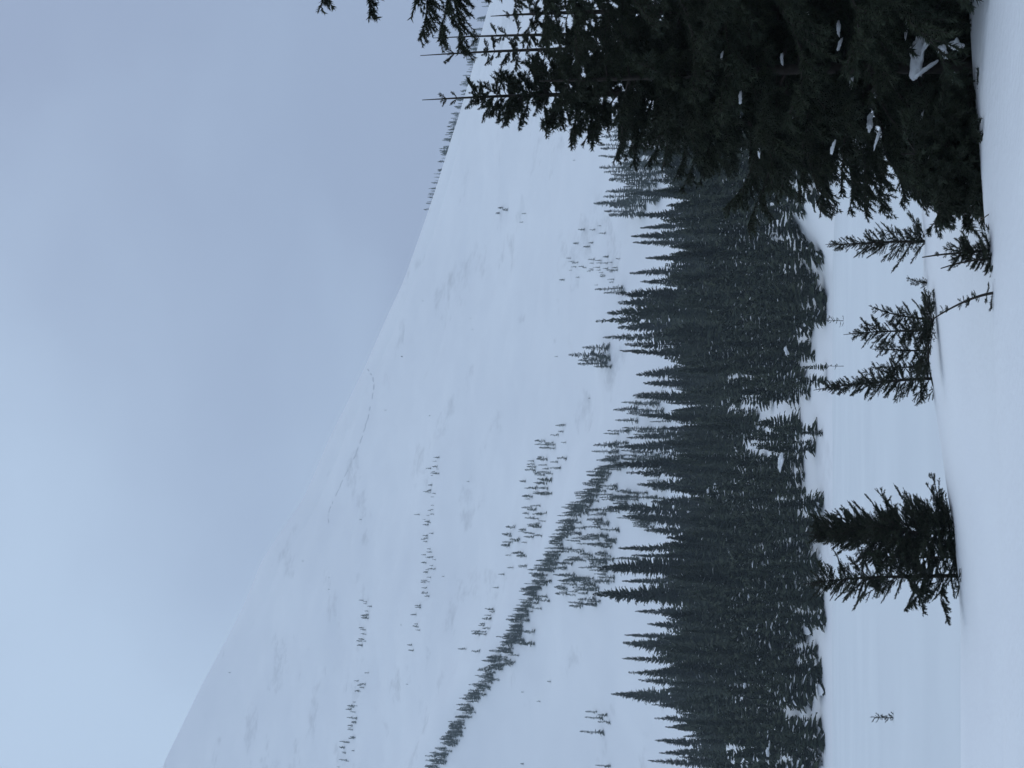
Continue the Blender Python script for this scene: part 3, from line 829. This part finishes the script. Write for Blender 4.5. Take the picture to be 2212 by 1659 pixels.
roots = [o_ for o_ in bpy.data.objects if o_.name.startswith('spruce_tree')]
for i, (X, Y, w_) in enumerate([(1548, 1062, 1.5), (1687, 997, 1.3), (1575, 860, .9), (1530, 1062, .6), (1745, 440, 1.1), (1640, 1240, .7), (1500, 1300, .8), (1610, 1480, .8),
                                (1650, 1450, .7), (1620, 1545, .9), (1655, 1575, .7), (1560, 870, .6), (1660, 1620, .8), (1590, 700, .5), (1700, 760, .7)]):
    best = None
    for r_ in roots:
        h_ = r_.scale.z * (20.0 if r_.scale.z < 1.6 and r_.scale.x < 1.8 and r_['group'].startswith(('tall', 'spruce')) else 7.0)
        p_ = at_depth(X, Y, r_.location.y - 1.0)
        if not (0.15 * h_ < p_.z - r_.location.z < .7 * h_): continue
        c_ = abs(p_.x - r_.location.x) + .004 * r_.location.y
        if best is None or c_ < best[0]: best = (c_, r_, p_)
    if best:
        _, r_, p_ = best
        M_ = Matrix.LocRotScale(r_.location, r_.rotation_euler, r_.scale)
        k_ = w_ * .75
        o_ = link('snow_clump', CLUMPS[i % 5], r_)
        o_.matrix_basis = M_.inverted() @ Matrix.LocRotScale(p_, Euler((0, rnd.uniform(-.4, .4), rnd.uniform(-.3, .3))), Vector((k_, k_ * .8, k_ * 1.1)))

# beyond the counted trees: the wood goes on to both sides and fills in behind as one mass
def mass(name, label, places, variants, mat):
    vs, fs, ms, nn = [], [], [], 0
    for (x, y, z, h, w) in places:
        v, f, h0, m_ = variants[rnd.randrange(len(variants))]
        ms.append(m_)
        a = rnd.uniform(0, 6.28); k = h / h0
        c, s_ = math.cos(a) * k * w, math.sin(a) * k * w
        q = np.stack([v[:, 0] * c - v[:, 1] * s_ + x, v[:, 0] * s_ + v[:, 1] * c + y, v[:, 2] * k + z], -1)
        vs.append(q); fs.append(f + nn); nn += len(q)
    me_ = mesh_of(name, np.concatenate(vs), np.concatenate(fs), mat); me_.materials.append(M_CLUMP)
    me_.polygons.foreach_set('material_index', np.concatenate(ms).astype(np.int32))
    o_ = link(name, me_)
    o_['kind'] = 'stuff'; o_['label'] = label
    return o_

def variant(h, g, s):
    fg = np.concatenate(g.f)
    if s is None: return np.concatenate(g.v), fg, h, np.zeros(len(fg))
    vg = np.concatenate(g.v); fs_ = np.concatenate(s.f) + len(vg)
    return np.concatenate([vg] + s.v), np.concatenate([fg, fs_]), h, np.concatenate([np.zeros(len(fg)), np.ones(len(fs_))])
LOW_V, FRONT_V = [], []
for i in range(6):
    rng = np.random.default_rng(500 + i)
    g, s_w = far_crown(10.0, (1.7, 1.4, 2.0)[i % 3], rng, .55, 7, 4, (0, 0.02, 0.07)[i % 3], 1.25)
    LOW_V.append(variant(10.0, g, s_w))
    g, s_w = far_crown(6.0, (1.3, 1.0, 1.6)[i % 3], rng, .45, 6, 4, (0.03, 0.15, 0.42)[i % 3], 1.1)
    FRONT_V.append(variant(6.0, g, s_w))

places = []
tries = 0
while len(places) < 640 and tries < 30000:
    tries += 1
    y = 166 + 255 * rnd.random() ** 1.15
    x = rnd.uniform(-.27, .27) * y if rnd.random() < .72 else rnd.choice((-1, 1)) * rnd.uniform(.275, .8) * y
    if not free(x, y, 1.05): continue
    h = rnd.uniform(8, 18) * (0.45 + .55 * float(sstep(160, 235, y))); g = float(mount_z(x, y))
    if g < 1.0: continue
    px, py = pix(x, y, g + h)
    lim = float(np.interp(py, CAN_Y, CAN_X)) + rnd.uniform(5, 70)
    if px < lim and abs(x) < .27 * y:
        h = EYE.z + ray(lim, py).z * y - g
        if h < 5: continue
    bx, by = pix(x, y, g)
    if (872 < by < 935 and bx > 1660) or (985 < by < 1060 and bx > 1730) or (900 < by < 990 and 1650 < bx < 1710): continue
    TAKEN.append((x, y, 1.3)); places.append((x, y, g - .2, float(h), rnd.uniform(1.05, 1.5)))
print('fill', len(places))
front = []
tries = 0
while len(front) < 420 and tries < 30000:
    tries += 1
    y = 126 + 80 * rnd.random(); x = rnd.uniform(-.268, .268) * y
    g = float(mount_z(x, y))
    if g < 0.5 or not free(x, y, .55): continue
    bx, by = pix(x, y, g)
    if (872 < by < 912 and bx > 1640) or (985 < by < 1060 and bx > 1738) or (912 < by < 990 and 1655 < bx < 1705): continue
    h = rnd.uniform(2.0, 7.5)
    TAKEN.append((x, y, .7)); front.append((x, y, g - .2, h, rnd.uniform(.9, 1.5)))
print('front', len(front))
mass('young_forest', 'undergrowth of young firs and snow between the short spruces of the forest edge', front, FRONT_V, M_FOREST)
mass('forest', 'deep interior of the dark forest, read as one mass between the counted trees', places, LOW_V, M_FOREST)

# ------------------------------------------------------------------ trees scattered over the mountainside
SMALL_V = []
for i in range(8):
    rng = np.random.default_rng(600 + i)
    h = 6.0
    g, _ = far_crown(h, (0.7, 0.95, 1.15, 0.85)[i % 4], rng, .36, 5, 3, 0, .8)
    tv, tf = tube(np.stack([np.zeros(4), np.zeros(4), np.linspace(-.5, h, 4)], -1), [.1, .08, .05, .015], 5)
    g.add(tv, tf)
    SMALL_V.append(variant(h, g, None))
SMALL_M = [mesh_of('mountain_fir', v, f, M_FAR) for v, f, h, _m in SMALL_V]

cands = []       # (size on the picture, x, y, z, h, w, label, group)
def put(X, Y, h, w, label, group):
    w *= .85
    p = march(X, Y, mount_z, 300, 1000, 1500)
    if p is None: return
    cands.append((h / p.y, p.x, p.y, p.z - 0.1, h, w, label, group))

def along(poly, n, spread, hr, label, group, wide=(.9, 1.4), drop=0):
    P = np.array(poly, float); seg = np.linalg.norm(np.diff(P, axis=0), axis=1); cum = np.concatenate([[0], np.cumsum(seg)])
    for k in range(n):
        s = cum[-1] * (k + rnd.uniform(-1.5, 1.5)) / n
        X = np.interp(s, cum, P[:, 0]) + rnd.gauss(0, spread) + drop; Y = np.interp(s, cum, P[:, 1]) + rnd.gauss(0, spread)
        put(X, Y, rnd.uniform(*hr), rnd.uniform(*wide), label, group)

def inside(poly, X, Y):
    c = False; j = len(poly) - 1
    for i in range(len(poly)):
        if (poly[i][1] > Y) != (poly[j][1] > Y) and X < (poly[j][0] - poly[i][0]) * (Y - poly[i][1]) / (poly[j][1] - poly[i][1]) + poly[i][0]: c = not c
        j = i
    return c

def fill(poly, n, hr, label, group, wide=(.9, 1.4), clumpy=0.0):
    xs = [p[0] for p in poly]; ys = [p[1] for p in poly]; k = 0; tries = 0
    while k < n and tries < 40 * n:
        tries += 1
        X, Y = rnd.uniform(min(xs), max(xs)), rnd.uniform(min(ys), max(ys))
        if not inside(poly, X, Y): continue
        if clumpy and float(vnoise(np.array(X / 45.), np.array(Y / 45.), 77)) < rnd.uniform(-.5, .5) * (1 - clumpy) + clumpy * .12: continue
        put(X, Y, rnd.uniform(*hr), rnd.uniform(*wide), label, group); k += 1

L1, G1 = 'small dark fir in the tight diagonal row crossing the snowy mountainside', 'firs along the diagonal rib'
along([(932, 1659), (960, 1610), (1005, 1530), (1055, 1450), (1095, 1390), (1128, 1320), (1160, 1255), (1200, 1170), (1240, 1105), (1285, 1048), (1318, 990)], 360, 7, (2.4, 5.6), L1, G1, drop=14)
L2, G2 = 'small fir scattered on the snow slope between the diagonal row and the forest', 'firs between the diagonal rib and the forest'
fill([(1290, 1060), (1330, 990), (1430, 960), (1440, 1080), (1390, 1200), (1320, 1290), (1240, 1345), (1160, 1400), (1110, 1440), (1090, 1420), (1200, 1210)], 210, (2.8, 6.2), L2, G2, clumpy=.25)
L3, G3 = 'grey hazy fir in the patch where the diagonal row meets the forest', 'hazy firs at the foot of the rib'
fill([(1325, 930), (1370, 880), (1420, 815), (1450, 850), (1450, 990), (1340, 1010)], 34, (5, 9), L3, G3)
L4, G4 = 'sparse stunted fir in the loose patch above the diagonal row', 'stunted firs above the diagonal rib'
fill([(1130, 1050), (1165, 960), (1235, 900), (1225, 990), (1190, 1080), (1155, 1230), (1098, 1235), (1100, 1140)], 95, (1.6, 4.2), L4, G4, clumpy=.5)
fill([(1000, 1410), (1060, 1330), (1075, 1230), (1095, 1235), (1075, 1330), (1030, 1430)], 16, (2.0, 4.0), L4, G4)
L5, G5 = 'tiny stunted fir in the short dotted line across the middle of the mountainside', 'dotted line of tiny firs across the middle slope'
along([(943, 985), (935, 1050), (932, 1110), (928, 1190), (918, 1290)], 56, 7, (1.2, 3.0), L5, G5)
along([(905, 1310), (893, 1400)], 9, 6, (1.5, 3), L5, G5)
L6, G6 = 'tiny stunted fir in the uppermost dotted line below the high end of the ridge', 'uppermost dotted line of tiny firs'
along([(797, 1300), (790, 1340), (785, 1400)], 22, 5, (1.6, 3.2), L6, G6)
along([(780, 1470), (768, 1540), (762, 1590), (748, 1655)], 40, 6, (1.4, 3.2), L6, G6)
L7, G7 = 'tiny shrub-like fir dotting the open slope above the forest by the broad fir', 'tiny firs dotting the open slope'
fill([(1205, 640), (1220, 560), (1235, 440), (1270, 440), (1310, 500), (1345, 560), (1320, 640), (1260, 600)], 46, (1.1, 2.6), L7, G7, clumpy=.4)
fill([(1070, 440), (1140, 460), (1135, 490), (1080, 470)], 7, (1.4, 2.6), L7, G7)
L8, G8 = 'hazy fir in the small cluster standing just above the forest spires', 'hazy firs just above the forest'
for X, Y, h in [(1316, 752, 9), (1305, 768, 12), (1318, 772, 9), (1312, 785, 10), (1300, 778, 8), (1322, 792, 6), (1345, 622, 9), (1350, 630, 7)]: put(X, Y, h, 1.2, L8, G8)
L9, G9 = 'grey hazy spruce on the slope behind the slim fir, above the forest', 'hazy spruces behind the slim fir'
fill([(1360, 285), (1350, 340), (1352, 400), (1360, 485), (1410, 480), (1440, 380), (1430, 280), (1380, 230)], 46, (8, 13), L9, G9)
L10, G10 = 'tiny lone fir on the empty snow low beside the forest', 'lone firs on the empty snow'
for X, Y, h in [(1290, 1538, 4), (1302, 1551, 6), (1318, 1560, 4), (1312, 1545, 3.4), (1305, 1582, 8), (1320, 1655, 5)]: put(X, Y, h, 1.0, L10, G10)
L11, G11 = 'speck-like shrub alone on the wide open mountain slope', 'specks on the open slope'
for X, Y in [(782, 1122), (656, 1212), (712, 1247), (713, 1273), (498, 1453), (668, 1403), (835, 886), (930, 898), (915, 650), (1018, 688), (1022, 712), (1205, 770), (1190, 1472),
             (1132, 1495), (1168, 1515), (1132, 1650), (882, 1478), (868, 1350), (1243, 346), (960, 1245), (1275, 860), (1015, 1040), (870, 770)]:
    put(X, Y, rnd.uniform(.7, 1.5), rnd.uniform(1.0, 1.5), L11, G11)
# ridge firs, standing on the crest itself
L12, G12 = 'tiny fir standing in the row along the low end of the mountain ridge', 'firs along the ridge line'
for k in range(170):
    Y = rnd.uniform(-40, 455) if k < 90 else rnd.uniform(100, 380)
    d = ray(np.interp(Y, [0, 150, 250, 440], [1062, 1022, 990, 930]), Y)
    x = d.x * 765; 
    for it in range(3):
        yy = float(smooth_interp(x, RX, RY)); x = d.x * yy
    yy += rnd.uniform(-4, 3)
    h = rnd.uniform(2.0, 5.0) * (1.0 if Y < 330 else .8)
    cands.append((h / yy, x, yy, float(mount_z(x, yy)) - .2, h, rnd.uniform(.7, 1.05), L12, G12))

cands.sort(key=lambda c: -c[0])
# keep a share of every group among the counted ones: the largest 300
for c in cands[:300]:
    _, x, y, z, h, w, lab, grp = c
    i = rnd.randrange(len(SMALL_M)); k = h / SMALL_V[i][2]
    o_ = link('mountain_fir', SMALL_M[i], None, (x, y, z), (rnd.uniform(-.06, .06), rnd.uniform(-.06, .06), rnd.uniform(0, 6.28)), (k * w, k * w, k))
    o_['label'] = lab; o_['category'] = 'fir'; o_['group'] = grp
SPARSE_V = []
for i in range(5):
    rng = np.random.default_rng(700 + i)
    g, _ = far_crown(3.0, (0.55, .8, .65)[i % 3], rng, .34, 4, 2, 0)
    SPARSE_V.append(variant(3.0, g, None))
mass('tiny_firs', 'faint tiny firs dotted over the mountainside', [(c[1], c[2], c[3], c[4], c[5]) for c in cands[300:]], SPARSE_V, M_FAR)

# ------------------------------------------------------------------ air
hz_m = bpy.data.materials.new('haze'); hz_m.use_nodes = True
t = hz_m.node_tree; t.nodes.clear()
ho = t.nodes.new('ShaderNodeOutputMaterial'); hv = t.nodes.new('ShaderNodeVolumePrincipled')
hv.inputs['Color'].default_value = (0.78, 0.92, 1.0, 1); hv.inputs['Density'].default_value = 0.00024
hv.inputs['Anisotropy'].default_value = 0.2
t.links.new(hv.outputs['Volume'], ho.inputs['Volume'])
x0, x1, y0, y1, z0, z1 = -1200, 1200, -1200, 1500, -260, 520
HV = [(x0, y0, z0), (x1, y0, z0), (x1, y1, z0), (x0, y1, z0), (x0, y0, z1), (x1, y0, z1), (x1, y1, z1), (x0, y1, z1)]
HF = [(0, 3, 2, 1), (4, 5, 6, 7), (0, 1, 5, 4), (1, 2, 6, 5), (2, 3, 7, 6), (3, 0, 4, 7)]
hz = link('haze', mesh_of('haze', HV, HF, hz_m)); hz['kind'] = 'stuff'; hz['label'] = 'thin bluish haze in the mountain air'
print('cands', len(cands), 'objects', len(bpy.data.objects))
